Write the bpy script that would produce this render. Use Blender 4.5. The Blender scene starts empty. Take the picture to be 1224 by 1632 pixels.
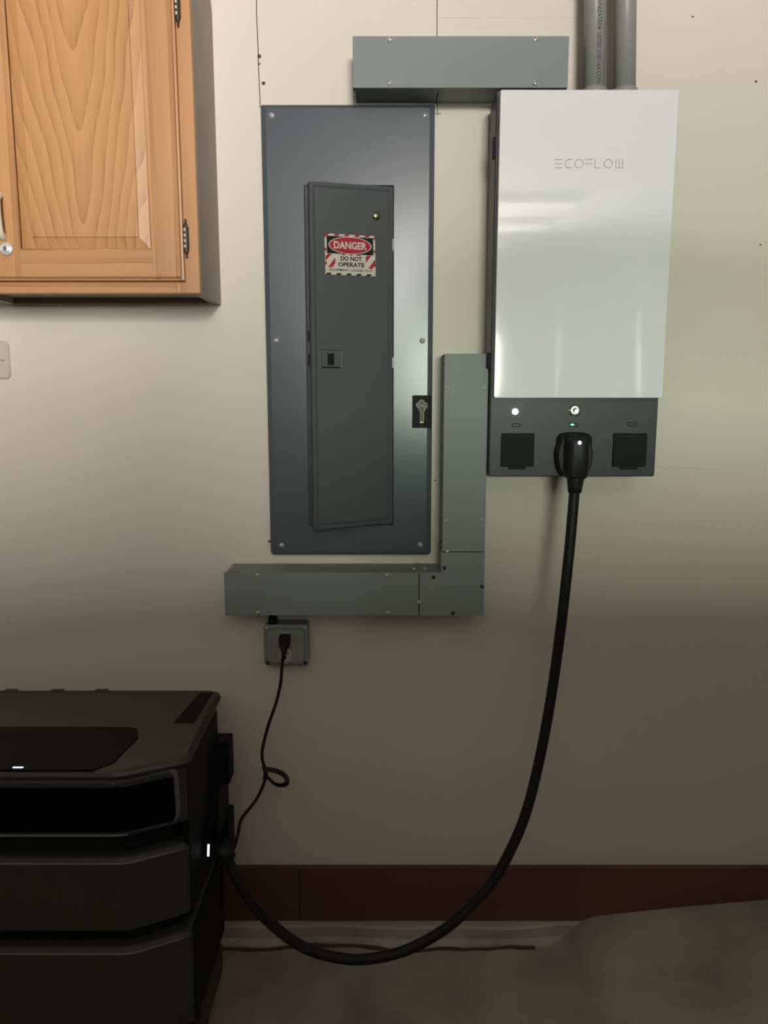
import bpy, bmesh, math, random
from mathutils import Vector, Matrix
random.seed(7)
R = math.radians
S = bpy.context.scene
C = S.collection

# ------------------------------------------------------------------ camera, light, exposure
H = 1.31                                            # camera height above the floor at the wall
cd = bpy.data.cameras.new('camera'); cam = bpy.data.objects.new('camera', cd); C.objects.link(cam)
cd.sensor_fit = 'VERTICAL'; cd.sensor_height = 36.0; cd.lens = 1226 / 1632 * 36.0
cd.clip_start = 0.02
cam.location = (0, -1.70, H); cam.rotation_euler = (R(90 - 8.8), 0, 0)
S.camera = cam
w = bpy.data.worlds.new('world'); S.world = w; w.use_nodes = True
w.node_tree.nodes['Background'].inputs[0].default_value = (0.8, 0.9, 1, 1)
w.node_tree.nodes['Background'].inputs[1].default_value = 0.3

def area(name, loc, rot, sx, sy, power, col):
    l = bpy.data.lights.new(name, 'AREA'); l.shape = 'RECTANGLE'; l.size = sx; l.size_y = sy
    l.energy = power; l.color = col
    o = bpy.data.objects.new(name, l); C.objects.link(o); o.location = loc; o.rotation_euler = rot
    return o
# daylight in the high window of the wall behind the parked car
area('garage_window_daylight', (0.50, -5.24, 1.90), (R(90), 0, 0), 0.90, 1.20, 395, (1.0, 0.97, 0.94))
S.view_settings.view_transform = 'Standard'; S.view_settings.look = 'None'
S.view_settings.exposure = 0.0; S.view_settings.gamma = 1.0; S.view_settings.use_curve_mapping = False

# ------------------------------------------------------------------ materials
MATS = {}
def mat(name, col, rough=0.5, metal=0.0, spec=0.5, coat=0.0, emit=None, bump=0.0, bscale=200.0, var=0.0, vscale=6.0):
    if name in MATS: return MATS[name]
    m = bpy.data.materials.new(name); m.use_nodes = True; MATS[name] = m
    nt = m.node_tree; b = nt.nodes['Principled BSDF']
    b.inputs['Base Color'].default_value = (*col, 1); b.inputs['Roughness'].default_value = rough
    b.inputs['Metallic'].default_value = metal; b.inputs['Specular IOR Level'].default_value = spec
    if coat: b.inputs['Coat Weight'].default_value = coat; b.inputs['Coat Roughness'].default_value = 0.03
    if emit: b.inputs['Emission Color'].default_value = (*emit[0], 1); b.inputs['Emission Strength'].default_value = emit[1]
    if bump or var:
        tc = nt.nodes.new('ShaderNodeTexCoord')
    if bump:
        n = nt.nodes.new('ShaderNodeTexNoise'); n.inputs['Scale'].default_value = bscale; n.inputs['Detail'].default_value = 3
        bp = nt.nodes.new('ShaderNodeBump'); bp.inputs['Strength'].default_value = bump; bp.inputs['Distance'].default_value = 0.002
        nt.links.new(tc.outputs['Object'], n.inputs['Vector']); nt.links.new(n.outputs['Fac'], bp.inputs['Height'])
        nt.links.new(bp.outputs['Normal'], b.inputs['Normal'])
    if var:
        n2 = nt.nodes.new('ShaderNodeTexNoise'); n2.inputs['Scale'].default_value = vscale; n2.inputs['Detail'].default_value = 5
        cr = nt.nodes.new('ShaderNodeValToRGB')
        cr.color_ramp.elements[0].position = 0.3; cr.color_ramp.elements[1].position = 0.7
        cr.color_ramp.elements[0].color = (*[c * (1 - var) for c in col], 1)
        cr.color_ramp.elements[1].color = (*[min(1, c * (1 + var)) for c in col], 1)
        nt.links.new(tc.outputs['Object'], n2.inputs['Vector']); nt.links.new(n2.outputs['Fac'], cr.inputs['Fac'])
        nt.links.new(cr.outputs['Color'], b.inputs['Base Color'])
    return m

def oak(name, axis='Z', center=(-0.56, 0, 2.75), cath=True, dark=(0.36, 0.17, 0.065), light=(0.62, 0.34, 0.15), scale=1.0):
    m = bpy.data.materials.new(name); m.use_nodes = True; MATS[name] = m
    nt = m.node_tree; L = nt.links; b = nt.nodes['Principled BSDF']
    b.inputs['Roughness'].default_value = 0.38; b.inputs['Specular IOR Level'].default_value = 0.35
    tc = nt.nodes.new('ShaderNodeTexCoord')
    mp = nt.nodes.new('ShaderNodeMapping'); mp.vector_type = 'POINT'
    k = 0.15 if cath else 0.08
    sc = {'Z': (1, 1, k), 'X': (k, 1, 1), 'Y': (1, k, 1)}[axis]
    mp.inputs['Scale'].default_value = sc
    mp.inputs['Location'].default_value = tuple(-center[i] * sc[i] for i in range(3))
    L.new(tc.outputs['Object'], mp.inputs['Vector'])
    warp = nt.nodes.new('ShaderNodeTexNoise'); warp.inputs['Scale'].default_value = 6; warp.inputs['Detail'].default_value = 2
    L.new(mp.outputs['Vector'], warp.inputs['Vector'])
    mixv = nt.nodes.new('ShaderNodeVectorMath'); mixv.operation = 'SCALE'; mixv.inputs['Scale'].default_value = 0.06
    L.new(warp.outputs['Color'], mixv.inputs[0])
    add = nt.nodes.new('ShaderNodeVectorMath'); add.operation = 'ADD'
    L.new(mp.outputs['Vector'], add.inputs[0]); L.new(mixv.outputs['Vector'], add.inputs[1])
    wv = nt.nodes.new('ShaderNodeTexWave'); wv.wave_type = 'RINGS' if cath else 'BANDS'
    wv.rings_direction = 'Y'; wv.bands_direction = 'X' if axis == 'Z' else 'Z'
    wv.wave_profile = 'SAW'
    wv.inputs['Scale'].default_value = 11 * scale if cath else 9 * scale; wv.inputs['Distortion'].default_value = 1.2
    wv.inputs['Detail'].default_value = 2; wv.inputs['Detail Scale'].default_value = 2
    L.new(add.outputs['Vector'], wv.inputs['Vector'])
    fine = nt.nodes.new('ShaderNodeTexNoise'); fine.inputs['Scale'].default_value = 130; fine.inputs['Detail'].default_value = 4
    mp2 = nt.nodes.new('ShaderNodeMapping'); k2 = 0.03
    mp2.inputs['Scale'].default_value = {'Z': (1, 1, k2), 'X': (k2, 1, 1), 'Y': (1, k2, 1)}[axis]
    L.new(tc.outputs['Object'], mp2.inputs['Vector']); L.new(mp2.outputs['Vector'], fine.inputs['Vector'])
    mx = nt.nodes.new('ShaderNodeMix'); mx.data_type = 'FLOAT'; mx.inputs[0].default_value = 0.5
    ring_out = wv.outputs['Fac']
    if cath:                                        # nested V-shaped cathedral figure, points downwards
        def mt(op, a, b_=None):
            n_ = nt.nodes.new('ShaderNodeMath'); n_.operation = op
            for i_, v_ in enumerate((a, b_)):
                if v_ is None: continue
                if isinstance(v_, (int, float)): n_.inputs[i_].default_value = v_
                else: L.new(v_, n_.inputs[i_])
            return n_.outputs[0]
        sp = nt.nodes.new('ShaderNodeSeparateXYZ'); L.new(tc.outputs['Object'], sp.inputs[0])
        wob = nt.nodes.new('ShaderNodeTexNoise'); wob.inputs['Scale'].default_value = 7; wob.inputs['Detail'].default_value = 2
        mpw = nt.nodes.new('ShaderNodeMapping'); mpw.inputs['Scale'].default_value = (1, 1, 0.35)
        L.new(tc.outputs['Object'], mpw.inputs[0]); L.new(mpw.outputs[0], wob.inputs['Vector'])
        xc = mt('ADD', sp.outputs[0], -center[0])
        root = mt('SQRT', mt('ADD', mt('MULTIPLY', xc, xc), 0.00012))
        f = mt('SUBTRACT', sp.outputs[2], mt('MULTIPLY', root, 6.0))
        f = mt('ADD', f, mt('MULTIPLY', wob.outputs['Fac'], 0.55))
        ring_out = mt('FRACT', mt('MULTIPLY', f, 8.0))
    L.new(ring_out, mx.inputs[2]); L.new(fine.outputs['Fac'], mx.inputs[3])
    cr = nt.nodes.new('ShaderNodeValToRGB'); e = cr.color_ramp.elements
    e[0].position = 0.12; e[0].color = (*dark, 1); e[1].position = 0.75; e[1].color = (*light, 1)
    e2 = cr.color_ramp.elements.new(0.36); e2.color = (*[(dark[i] * 0.35 + light[i] * 0.65) for i in range(3)], 1)
    L.new(mx.outputs[0], cr.inputs['Fac']); L.new(cr.outputs['Color'], b.inputs['Base Color'])
    bp = nt.nodes.new('ShaderNodeBump'); bp.inputs['Strength'].default_value = 0.12; bp.inputs['Distance'].default_value = 0.001
    L.new(fine.outputs['Fac'], bp.inputs['Height']); L.new(bp.outputs['Normal'], b.inputs['Normal'])
    return m

M_WALL = mat('wall_paint', (0.735, 0.672, 0.585), 0.75, spec=0.2, bump=0.10, bscale=160, var=0.025, vscale=2.2)
M_ROOM = mat('room_paint', (0.20, 0.19, 0.17), 0.8, spec=0.2, var=0.03)
M_CEIL = mat('ceiling_paint', (0.50, 0.47, 0.42), 0.85, spec=0.1, var=0.02)
M_CONC = mat('concrete', (0.33, 0.30, 0.245), 0.85, spec=0.2, bump=0.5, bscale=60, var=0.28, vscale=5)
M_CURB = mat('concrete_curb', (0.42, 0.39, 0.33), 0.85, spec=0.2, bump=0.6, bscale=70, var=0.22, vscale=9)
M_BASE = mat('baseboard_brown', (0.135, 0.062, 0.040), 0.5, spec=0.3, bump=0.08, bscale=80, var=0.2, vscale=3)
M_CRACK = mat('crack_dark', (0.09, 0.07, 0.05), 0.9, spec=0.1)
M_STEEL_DK = mat('panel_grey_enamel', (0.080, 0.095, 0.107), 0.25, spec=0.4, bump=0.03, bscale=300)
M_DOOR = mat('panel_door_enamel', (0.066, 0.074, 0.076), 0.48, spec=0.4, bump=0.03, bscale=300)
M_STEEL_LT = mat('wireway_grey_enamel', (0.225, 0.252, 0.250), 0.5, spec=0.25, bump=0.03, bscale=260)
M_GAP = mat('dark_gap', (0.012, 0.012, 0.012), 0.8, spec=0.1)
M_SCREW = mat('zinc_screw', (0.80, 0.78, 0.73), 0.28, 0.55)
M_BRASS = mat('brass_bolt', (0.62, 0.54, 0.36), 0.25, 1.0)
M_GALV = mat('galvanised_steel', (0.30, 0.32, 0.31), 0.42, 0.25, bump=0.12, bscale=90, var=0.12, vscale=25)
M_PVC = mat('grey_pvc', (0.28, 0.285, 0.275), 0.38, spec=0.4)
M_PVCTXT = mat('pvc_print', (0.04, 0.04, 0.04), 0.7)
M_GLASSW = mat('white_gloss_panel', (0.84, 0.825, 0.865), 0.06, spec=0.5, coat=0.4)
M_EMB = mat('embossed_grey', (0.50, 0.495, 0.49), 0.15, spec=0.6)
M_CASE = mat('charcoal_case', (0.034, 0.038, 0.041), 0.45, spec=0.4, bump=0.04, bscale=400)
M_FLAP = mat('black_flap', (0.009, 0.010, 0.011), 0.6, spec=0.15)
M_RUB = mat('black_rubber', (0.012, 0.012, 0.012), 0.5, spec=0.3)
M_BLK = mat('black_plastic', (0.042, 0.041, 0.036), 0.46, spec=0.4, bump=0.08, bscale=500)
M_BLKTOP = mat('black_plastic_top', (0.028, 0.027, 0.024), 0.36, spec=0.5, bump=0.05, bscale=500)
M_BLKG = mat('black_gloss', (0.003, 0.003, 0.003), 0.25, spec=0.06)
M_RIM = mat('lit_bevel_grey', (0.15, 0.147, 0.138), 0.35, spec=0.5)  # lighter grey painted on bevel edges for the light they catch
M_LEDW = mat('led_white', (0.8, 0.9, 1), 0.4, emit=((0.62, 0.72, 1.0), 40))
M_LEDS = mat('led_soft', (0.8, 0.9, 1), 0.4, emit=((0.72, 0.86, 1.0), 1.3))
M_LEDG = mat('led_green', (0.3, 0.9, 0.6), 0.4, emit=((0.12, 0.85, 0.45), 2.5))
M_RED = mat('sticker_red', (0.36, 0.022, 0.035), 0.6, spec=0.2)
M_WHT = mat('sticker_white', (0.56, 0.515, 0.45), 0.6, spec=0.2)
M_BLKS = mat('sticker_black', (0.020, 0.017, 0.015), 0.7, spec=0.12)
M_IVORY = mat('ivory_plastic', (0.60, 0.545, 0.465), 0.35, spec=0.5)
M_HANDLE = mat('cream_handle', (0.80, 0.75, 0.60), 0.25, spec=0.5)
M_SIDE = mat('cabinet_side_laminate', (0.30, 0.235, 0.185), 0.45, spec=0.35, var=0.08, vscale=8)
M_HINGE = mat('antique_bronze', (0.045, 0.036, 0.022), 0.45, 0.2)
M_KNUC = mat('hinge_bright', (0.66, 0.60, 0.48), 0.35, 0.2)
M_KEY = mat('key_nickel', (0.50, 0.47, 0.36), 0.35, 0.5)
M_KEYD = mat('key_dark', (0.05, 0.046, 0.03), 0.5, 0.2)  # dark fill inside the key outline
M_CARP = mat('car_paint', (0.10, 0.11, 0.11), 0.25, 0.3, coat=0.6)
def tinted(name, col):
    m = bpy.data.materials.new(name); m.use_nodes = True; nt = m.node_tree; nt.nodes.remove(nt.nodes['Principled BSDF'])
    t = nt.nodes.new('ShaderNodeBsdfTransparent'); t.inputs[0].default_value = (*col, 1)
    g = nt.nodes.new('ShaderNodeBsdfGlossy'); g.inputs['Roughness'].default_value = 0.03
    fr = nt.nodes.new('ShaderNodeFresnel'); mx = nt.nodes.new('ShaderNodeMixShader')
    nt.links.new(fr.outputs[0], mx.inputs[0]); nt.links.new(t.outputs[0], mx.inputs[1]); nt.links.new(g.outputs[0], mx.inputs[2])
    nt.links.new(mx.outputs[0], nt.nodes['Material Output'].inputs['Surface']); return m
M_CARG = tinted('tinted_glass', (0.935, 0.975, 0.935))
M_TUBE = mat('fluorescent_tube', (1, 1, 1), 0.4, emit=((1.0, 0.90, 0.74), 5))
M_FIX = mat('fixture_white', (0.7, 0.7, 0.68), 0.5)
OAK_P = oak('oak_panel', 'Z', (0.012, 0, 0), True, dark=(0.34, 0.155, 0.060), light=(0.545, 0.285, 0.122), scale=0.6)
OAK_V = oak('oak_vertical', 'Z', (0, 0, 0), False, dark=(0.35, 0.163, 0.066), light=(0.545, 0.283, 0.128), scale=0.8)
OAK_H = oak('oak_horizontal', 'X', (0, 0, 0), False, dark=(0.35, 0.163, 0.066), light=(0.545, 0.283, 0.128), scale=0.9)

# ------------------------------------------------------------------ mesh helpers
def link(name, me, m, parent=None, smooth=False):
    if m is not None and not me.materials: me.materials.append(m)
    if smooth:
        for p in me.polygons: p.use_smooth = True
    o = bpy.data.objects.new(name, me); C.objects.link(o)
    if parent is not None: o.parent = parent
    return o
def from_bm(name, bm, m, parent=None, smooth=False):
    bmesh.ops.recalc_face_normals(bm, faces=bm.faces)
    me = bpy.data.meshes.new(name); bm.to_mesh(me); bm.free()
    return link(name, me, m, parent, smooth)
def tag(o, label, cat, group=None):
    o['label'] = label; o['category'] = cat
    if group: o['group'] = group
    return o
def thing(name, label, cat, loc=(0, 0, 0), rot=(0, 0, 0), group=None):
    o = bpy.data.objects.new(name, None); C.objects.link(o); o.empty_display_size = 0.05
    o.location = loc; o.rotation_euler = rot
    return tag(o, label, cat, group)
def struct(o): o['kind'] = 'structure'; return o
def add_box(bm, x0, x1, y0, y1, z0, z1, bev=0.0, seg=2):
    r = bmesh.ops.create_cube(bm, size=1.0)
    vs = r['verts']
    for v in vs:
        v.co = Vector(((x0 + x1) / 2 + v.co.x * (x1 - x0), (y0 + y1) / 2 + v.co.y * (y1 - y0), (z0 + z1) / 2 + v.co.z * (z1 - z0)))
    if bev:
        es = list({e for v in vs for e in v.link_edges})
        bmesh.ops.bevel(bm, geom=es, offset=bev, segments=seg, profile=0.5, affect='EDGES')
def box(name, x0, x1, y0, y1, z0, z1, m, parent=None, bev=0.0, seg=2):
    bm = bmesh.new(); add_box(bm, x0, x1, y0, y1, z0, z1, bev, seg)
    return from_bm(name, bm, m, parent)
def rrect(x0, x1, z0, z1, r, n=5):
    pts = []
    rr = r if isinstance(r, (list, tuple)) else [r] * 4      # BL, BR, TR, TL
    for (cx, cz, a, q) in ((x0, z0, 180, rr[0]), (x1, z0, 270, rr[1]), (x1, z1, 0, rr[2]), (x0, z1, 90, rr[3])):
        sx = 1 if cx == x0 else -1; sz = 1 if cz == z0 else -1
        for i in range(n + 1):
            t = R(a + 90 * i / n)
            pts.append((cx + sx * q + q * math.cos(t), cz + sz * q + q * math.sin(t)))
    return pts
def add_loops(bm, loops, cap0=True, cap1=True, closed=True):
    rows = [[bm.verts.new(p) for p in lp] for lp in loops]
    n = len(rows[0])
    for a, b in zip(rows, rows[1:]):
        for i in range(n if closed else n - 1):
            j = (i + 1) % n
            bm.faces.new((a[i], a[j], b[j], b[i]))
    if cap0: bm.faces.new(rows[0])
    if cap1: bm.faces.new(list(reversed(rows[-1])))
def plate(name, x0, x1, z0, z1, y_back, y_front, m, parent=None, r=0.004, cham=0.0, smooth=False):
    """rounded plate lying in an xz plane; y_front is nearer to the viewer (more negative)"""
    bm = bmesh.new()
    base = rrect(x0, x1, z0, z1, r)
    loops = [[(x, y_back, z) for x, z in base]]
    if cham:
        loops.append([(x, y_front + cham, z) for x, z in base])
        cx, cz = (x0 + x1) / 2, (z0 + z1) / 2
        rr = [max(q - cham * 0.6, 0.0003) for q in (r if isinstance(r, (list, tuple)) else [r] * 4)]
        loops.append([(x, y_front, z) for x, z in rrect(x0 + cham, x1 - cham, z0 + cham, z1 - cham, rr)])
    else:
        loops.append([(x, y_front, z) for x, z in base])
    add_loops(bm, loops)
    return from_bm(name, bm, m, parent, smooth)
def prism(name, poly, y0, y1, m, parent=None, bev=0.0):
    """polygon in xz extruded along y"""
    bm = bmesh.new()
    add_loops(bm, [[(x, y0, z) for x, z in poly], [(x, y1, z) for x, z in poly]])
    if bev: bmesh.ops.bevel(bm, geom=list(bm.edges), offset=bev, segments=2, profile=0.5, affect='EDGES')
    return from_bm(name, bm, m, parent)
def catmull(P, k=8):
    P = [Vector(p) for p in P]
    Q = [P[0] * 2 - P[1]] + P + [P[-1] * 2 - P[-2]]
    out = []
    for i in range(1, len(Q) - 2):
        for j in range(k):
            t = j / k
            a, b, c, d = Q[i - 1], Q[i], Q[i + 1], Q[i + 2]
            out.append(0.5 * ((2 * b) + (c - a) * t + (2 * a - 5 * b + 4 * c - d) * t * t + (3 * b - a - 3 * c + d) * t ** 3))
    out.append(P[-1]); return out
def add_sweep(bm, pts, rad, n=12, sect=None, closed=False):
    pts = [Vector(p) for p in pts]; N = len(pts)
    rads = rad if isinstance(rad, (list, tuple)) else [rad] * N
    up = None; loops = []
    for i, p in enumerate(pts):
        if closed: t = (pts[(i + 1) % N] - pts[i - 1]).normalized()
        else: t = (pts[min(i + 1, N - 1)] - pts[max(i - 1, 0)]).normalized()
        if up is None:
            up = Vector((0, -1, 0)); up = (up - t * up.dot(t))
            if up.length < 1e-3: up = Vector((0, 0, 1)) - t * t.z
            up.normalize()
        else:
            up = (up - t * up.dot(t)).normalized()
        s = t.cross(up)
        if sect: loops.append([p + s * a + up * b for a, b in sect])
        else: loops.append([p + (s * math.cos(2 * math.pi * k / n) + up * math.sin(2 * math.pi * k / n)) * rads[i] for k in range(n)])
    if closed: loops.append(loops[0]); add_loops(bm, loops, False, False); bmesh.ops.remove_doubles(bm, verts=bm.verts, dist=1e-6)
    else: add_loops(bm, loops)
def sweep(name, pts, rad, m, parent=None, n=12, sect=None, closed=False):
    bm = bmesh.new(); add_sweep(bm, pts, rad, n, sect, closed)
    return from_bm(name, bm, m, parent, smooth=(sect is None))
def add_lathe(bm, prof, origin, axis='-Y', n=20):
    """prof: (radius, height along axis)"""
    o = Vector(origin); loops = []
    for r, h in prof:
        lp = []
        for k in range(n):
            a = 2 * math.pi * k / n; c, s = r * math.cos(a), r * math.sin(a)
            lp.append(o + {'-Y': Vector((c, -h, s)), 'Z': Vector((c, s, h)), 'X': Vector((h, c, s))}[axis])
        loops.append(lp)
    add_loops(bm, loops)
def lathe(name, prof, origin, m, parent=None, axis='-Y', n=20):
    bm = bmesh.new(); add_lathe(bm, prof, origin, axis, n)
    o = from_bm(name, bm, m, parent, True)
    return o
def text(name, s, x, z, y, h, m, parent=None, width=None, bold=0.0, align='CENTER', rot=(R(90), 0, 0)):
    cu = bpy.data.curves.new(name, 'FONT'); cu.body = s; cu.size = 1.0; cu.offset = bold; cu.extrude = 0.004
    cu.resolution_u = 3
    to = bpy.data.objects.new(name, cu); C.objects.link(to)
    dg = bpy.context.evaluated_depsgraph_get()
    me = bpy.data.meshes.new_from_object(to.evaluated_get(dg)); me.name = name
    bpy.data.objects.remove(to); bpy.data.curves.remove(cu)
    xs = [v.co.x for v in me.vertices]; ys = [v.co.y for v in me.vertices]
    w0, h0 = max(xs) - min(xs), max(ys) - min(ys)
    sy = h / h0; sx = (width / w0) if width else sy
    cx, cy = (max(xs) + min(xs)) / 2, (max(ys) + min(ys)) / 2
    for v in me.vertices: v.co = Vector(((v.co.x - cx) * sx, (v.co.y - cy) * sy, v.co.z * 0.05))
    o = link(name, me, m, parent)
    o.location = (x, y, z); o.rotation_euler = rot
    return o

# shared screw mesh: domed head with a slot, axis towards the viewer
def screw_mesh(name, m, r=0.0045):
    bm = bmesh.new()
    add_lathe(bm, [(r * 1.35, 0), (r * 1.35, r * 0.12), (r, r * 0.2), (r, r * 0.45), (r * 0.8, r * 0.7), (r * 0.4, r * 0.85), (0.0002, r * 0.88)], (0, 0, 0), '-Y', 14)
    bmesh.ops.recalc_face_normals(bm, faces=bm.faces)
    me = bpy.data.meshes.new(name); bm.to_mesh(me); bm.free(); me.materials.append(m)
    for p in me.polygons: p.use_smooth = True
    return me
def slot_mesh(name, r=0.0045):
    bm = bmesh.new(); add_box(bm, -r * 0.85, r * 0.85, -r * 0.93, -r * 0.5, -r * 0.13, r * 0.13)
    me = bpy.data.meshes.new(name); bm.to_mesh(me); bm.free(); me.materials.append(M_GAP)
    return me
SCREW, SLOT = screw_mesh('screw', M_SCREW), slot_mesh('screw_slot')
SCREW_S, SLOT_S = screw_mesh('screw', M_SCREW, 0.0030), slot_mesh('screw_slot', 0.0030)
SCREW_D = screw_mesh('screw', M_HINGE, 0.0032)
def screw(parent, x, y, z, me=SCREW, slot=SLOT, ang=None, slotted=True):
    o = link('screw', me, None, parent); o.location = (x, y, z)
    if slotted:
        s = link('slot', slot, None, o); s.rotation_euler = (0, random.uniform(0, 3.1) if ang is None else ang, 0)
    return o

# ------------------------------------------------------------------ the room
def floor_h(x, y):
    a = min(max((x - 0.40) / 0.55, 0), 1.6); a = a if a < 1 else 1 + (a - 1) * 0.6
    bump = min(max((x - 0.40) / 0.10, 0), 1); bump = bump * bump * (3 - 2 * bump)
    f = max(0.0, 1 + (y + 0.02) / 1.5)
    return (0.052 * bump + 0.058 * a) * f * f + 0.0015 * math.sin(11 * x + 3 * y) * math.sin(7 * y + 2 * x)
bm = bmesh.new()
xs = [-3.2, -2.2, -1.5] + [-1.1 + 0.035 * i for i in range(75)] + [1.8, 2.4, 3.2]
ys = [0.0, -0.02, -0.04, -0.06, -0.08, -0.1] + [-0.1 - 0.05 * i for i in range(1, 30)] + [-2.2, -3.2, -4.2, -5.3]
grid = [[bm.verts.new((x, y, floor_h(x, y) if y > -1.6 else 0)) for x in xs] for y in ys]
for a, b in zip(grid, grid[1:]):
    for i in range(len(xs) - 1): bm.faces.new((a[i], a[i + 1], b[i + 1], b[i]))
fl = struct(from_bm('floor', bm, M_CONC, smooth=True))
wall = struct(box('wall_back', -3.2, 3.2, 0, 0.12, -0.1, 2.62, M_WALL))
struct(box('wall_left', -3.3, -3.2, -5.4, 0.12, -0.1, 2.62, M_ROOM))
struct(box('wall_right', 3.2, 3.3, -5.4, 0.12, -0.1, 2.62, M_ROOM))
wf = struct(box('wall_front', -3.3, 0.04, -5.4, -5.3, -0.1, 2.62, M_ROOM))
box('wall_segment', 0.96, 3.3, -5.4, -5.3, -0.1, 2.62, M_ROOM, wf)
box('wall_segment', 0.04, 0.96, -5.4, -5.3, -0.1, 1.29, M_ROOM, wf)
box('wall_segment', 0.04, 0.96, -5.4, -5.3, 2.51, 2.62, M_ROOM, wf)
struct(box('ceiling', -3.3, 3.3, -5.4, 0.12, 2.62, 2.72, M_CEIL))

# baseboard: two lengths that butt at a joint
base = struct(box('baseboard_back', -3.2, -0.2035, -0.016, 0, 0.050, 0.1885, M_BASE, bev=0.0015))
box('board', -0.2015, 3.2, -0.016, 0, 0.050, 0.1885, M_BASE, base, bev=0.0015)
# concrete curb under the board, uneven lower lip, broken off at its right end
bm = bmesh.new()
loops = []
N = 60
for i in range(N + 1):
    x = -1.3 + (0.475 + 1.3) * i / N
    e = max(0.0, (x - 0.30) / 0.175); e = e * e
    fy = -0.030 - 0.004 * math.sin(9 * x) - 0.003 * math.sin(23 * x + 1) + 0.008 * e
    zt = 0.0495 + 0.0006 * math.sin(17 * x); lip = -0.012 - 0.005 * math.sin(14 * x + 0.5) - 0.003 * math.sin(37 * x)
    loops.append([(x, 0, zt), (x, fy, zt), (x, fy - 0.004, zt - 0.006), (x, fy + lip * 0.3, 0.018), (x, fy + lip, 0.007 + 0.002 * math.sin(31 * x)), (x, fy + lip - 0.003, -0.004), (x, 0, -0.004)])
add_loops(bm, loops)
tc_ = struct(from_bm('trim_1', bm, M_CURB)); tc_['label'] = 'rough concrete curb below the brown baseboard'
# dark joint along the foot of the curb
pts = []
for i in range(56):
    x = -1.2 + (0.36 + 1.2) * i / 55
    e = max(0.0, (x - 0.30) / 0.175) ** 2
    fy = -0.030 - 0.004 * math.sin(9 * x) - 0.003 * math.sin(23 * x + 1) + 0.008 * e
    lip = -0.012 - 0.005 * math.sin(14 * x + 0.5) - 0.003 * math.sin(37 * x)
    pts.append((x, fy + lip - 0.005 + random.uniform(-.002, .002), floor_h(x, -0.05) + 0.0015))
sweep('curb_joint', pts, [random.uniform(.003, .0055) for _ in pts], M_CRACK, tc_, n=6)

def crack(pts, r=0.0009): sweep('crack', [(x, -0.0002, z) for x, z in pts], r, M_CRACK, wall, n=5)
def wig(x0, z0, x1, z1, n=12, a=0.0012):
    return [(x0 + (x1 - x0) * i / n + random.uniform(-a, a), z0 + (z1 - z0) * i / n) for i in range(n + 1)]
crack(wig(-0.2615, 2.30, -0.2555, 1.893, 22, 0.0009), 0.0010)
crack(wig(0.1060, 2.30, 0.1090, 1.90, 16, 0.0004), 0.0009)
crack(wig(0.1105, 1.905, 0.1108, 1.878, 4, 0.0003), 0.0008)
crack(wig(0.104, 1.8815, 0.118, 1.8815, 3, 0.0003), 0.0006)
def nail(x, z, r=0.0035):
    lathe('nail_hole', [(r, 0), (r * 0.8, 0.0008), (0.0002, 0.0010)], (x, 0, z), M_CRACK, wall, n=9)
for q in ((-0.2555, 1.9915, .004), (-0.2562, 1.977, .0025), (-0.2480, 1.9400, .0038), (0.7657, 1.9432, .0025), (0.7989, 1.6208, .002), (-0.2575, 0.9797, .0035), (0.113, 1.118, .002), (0.628, 2.066, .002)): nail(*q)
# faint taped seams in the plasterboard, slightly proud of the wall
for a in ((0.11, 2.0640, 1.6, 2.0660), (0.60, 1.145, 1.6, 1.139)):
    sweep('taped_seam', [(a[0], 0.0028, a[1]), ((a[0] + a[2]) / 2, 0.0028, (a[1] + a[3]) / 2), (a[2], 0.0028, a[3])], 0.0030, M_WALL, wall, n=8)

# ------------------------------------------------------------------ oak wall cabinet
YF = -0.195                                        # face of the face frame
cab = thing('wall_cabinet', 'honey oak wall cabinet with raised panel door', 'cabinet', (-0.57, 0, 1.497))
cab_off = Vector((-0.57, 0, 1.497))
def P(o, parent, off):                              # parts modelled in room coordinates, shifted under the Empty
    for v in o.data.vertices: v.co -= off
    return o
def pc(o): return P(o, cab, cab_off)
XR, XL, ZB, ZT = -0.3485, -0.800, 1.497, 2.36
bm = bmesh.new()                                    # side panel: back edge cut away near the top
poly = [(YF + 0.018, ZB), (0.0, ZB), (0.0, 2.072), (-0.042, 2.135), (-0.042, ZT), (YF + 0.018, ZT)]
add_loops(bm, [[(XR - 0.017, y, z) for y, z in poly], [(XR - 0.001, y, z) for y, z in poly]])
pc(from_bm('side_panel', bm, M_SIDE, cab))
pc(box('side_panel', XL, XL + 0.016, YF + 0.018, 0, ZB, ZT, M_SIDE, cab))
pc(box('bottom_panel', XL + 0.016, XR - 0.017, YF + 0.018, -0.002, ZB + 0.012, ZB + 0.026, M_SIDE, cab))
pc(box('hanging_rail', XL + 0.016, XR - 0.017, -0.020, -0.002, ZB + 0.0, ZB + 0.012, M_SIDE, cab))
pc(box('stile', XR - 0.045, XR, YF, YF + 0.018, ZB, ZT, OAK_V, cab, bev=0.0012))
pc(box('stile', XL, XL + 0.045, YF, YF + 0.018, ZB, ZT, OAK_V, cab, bev=0.0012))
pc(box('rail', XL + 0.045, XR - 0.045, YF, YF + 0.018, ZB, ZB + 0.040, OAK_H, cab, bev=0.0008))
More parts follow.
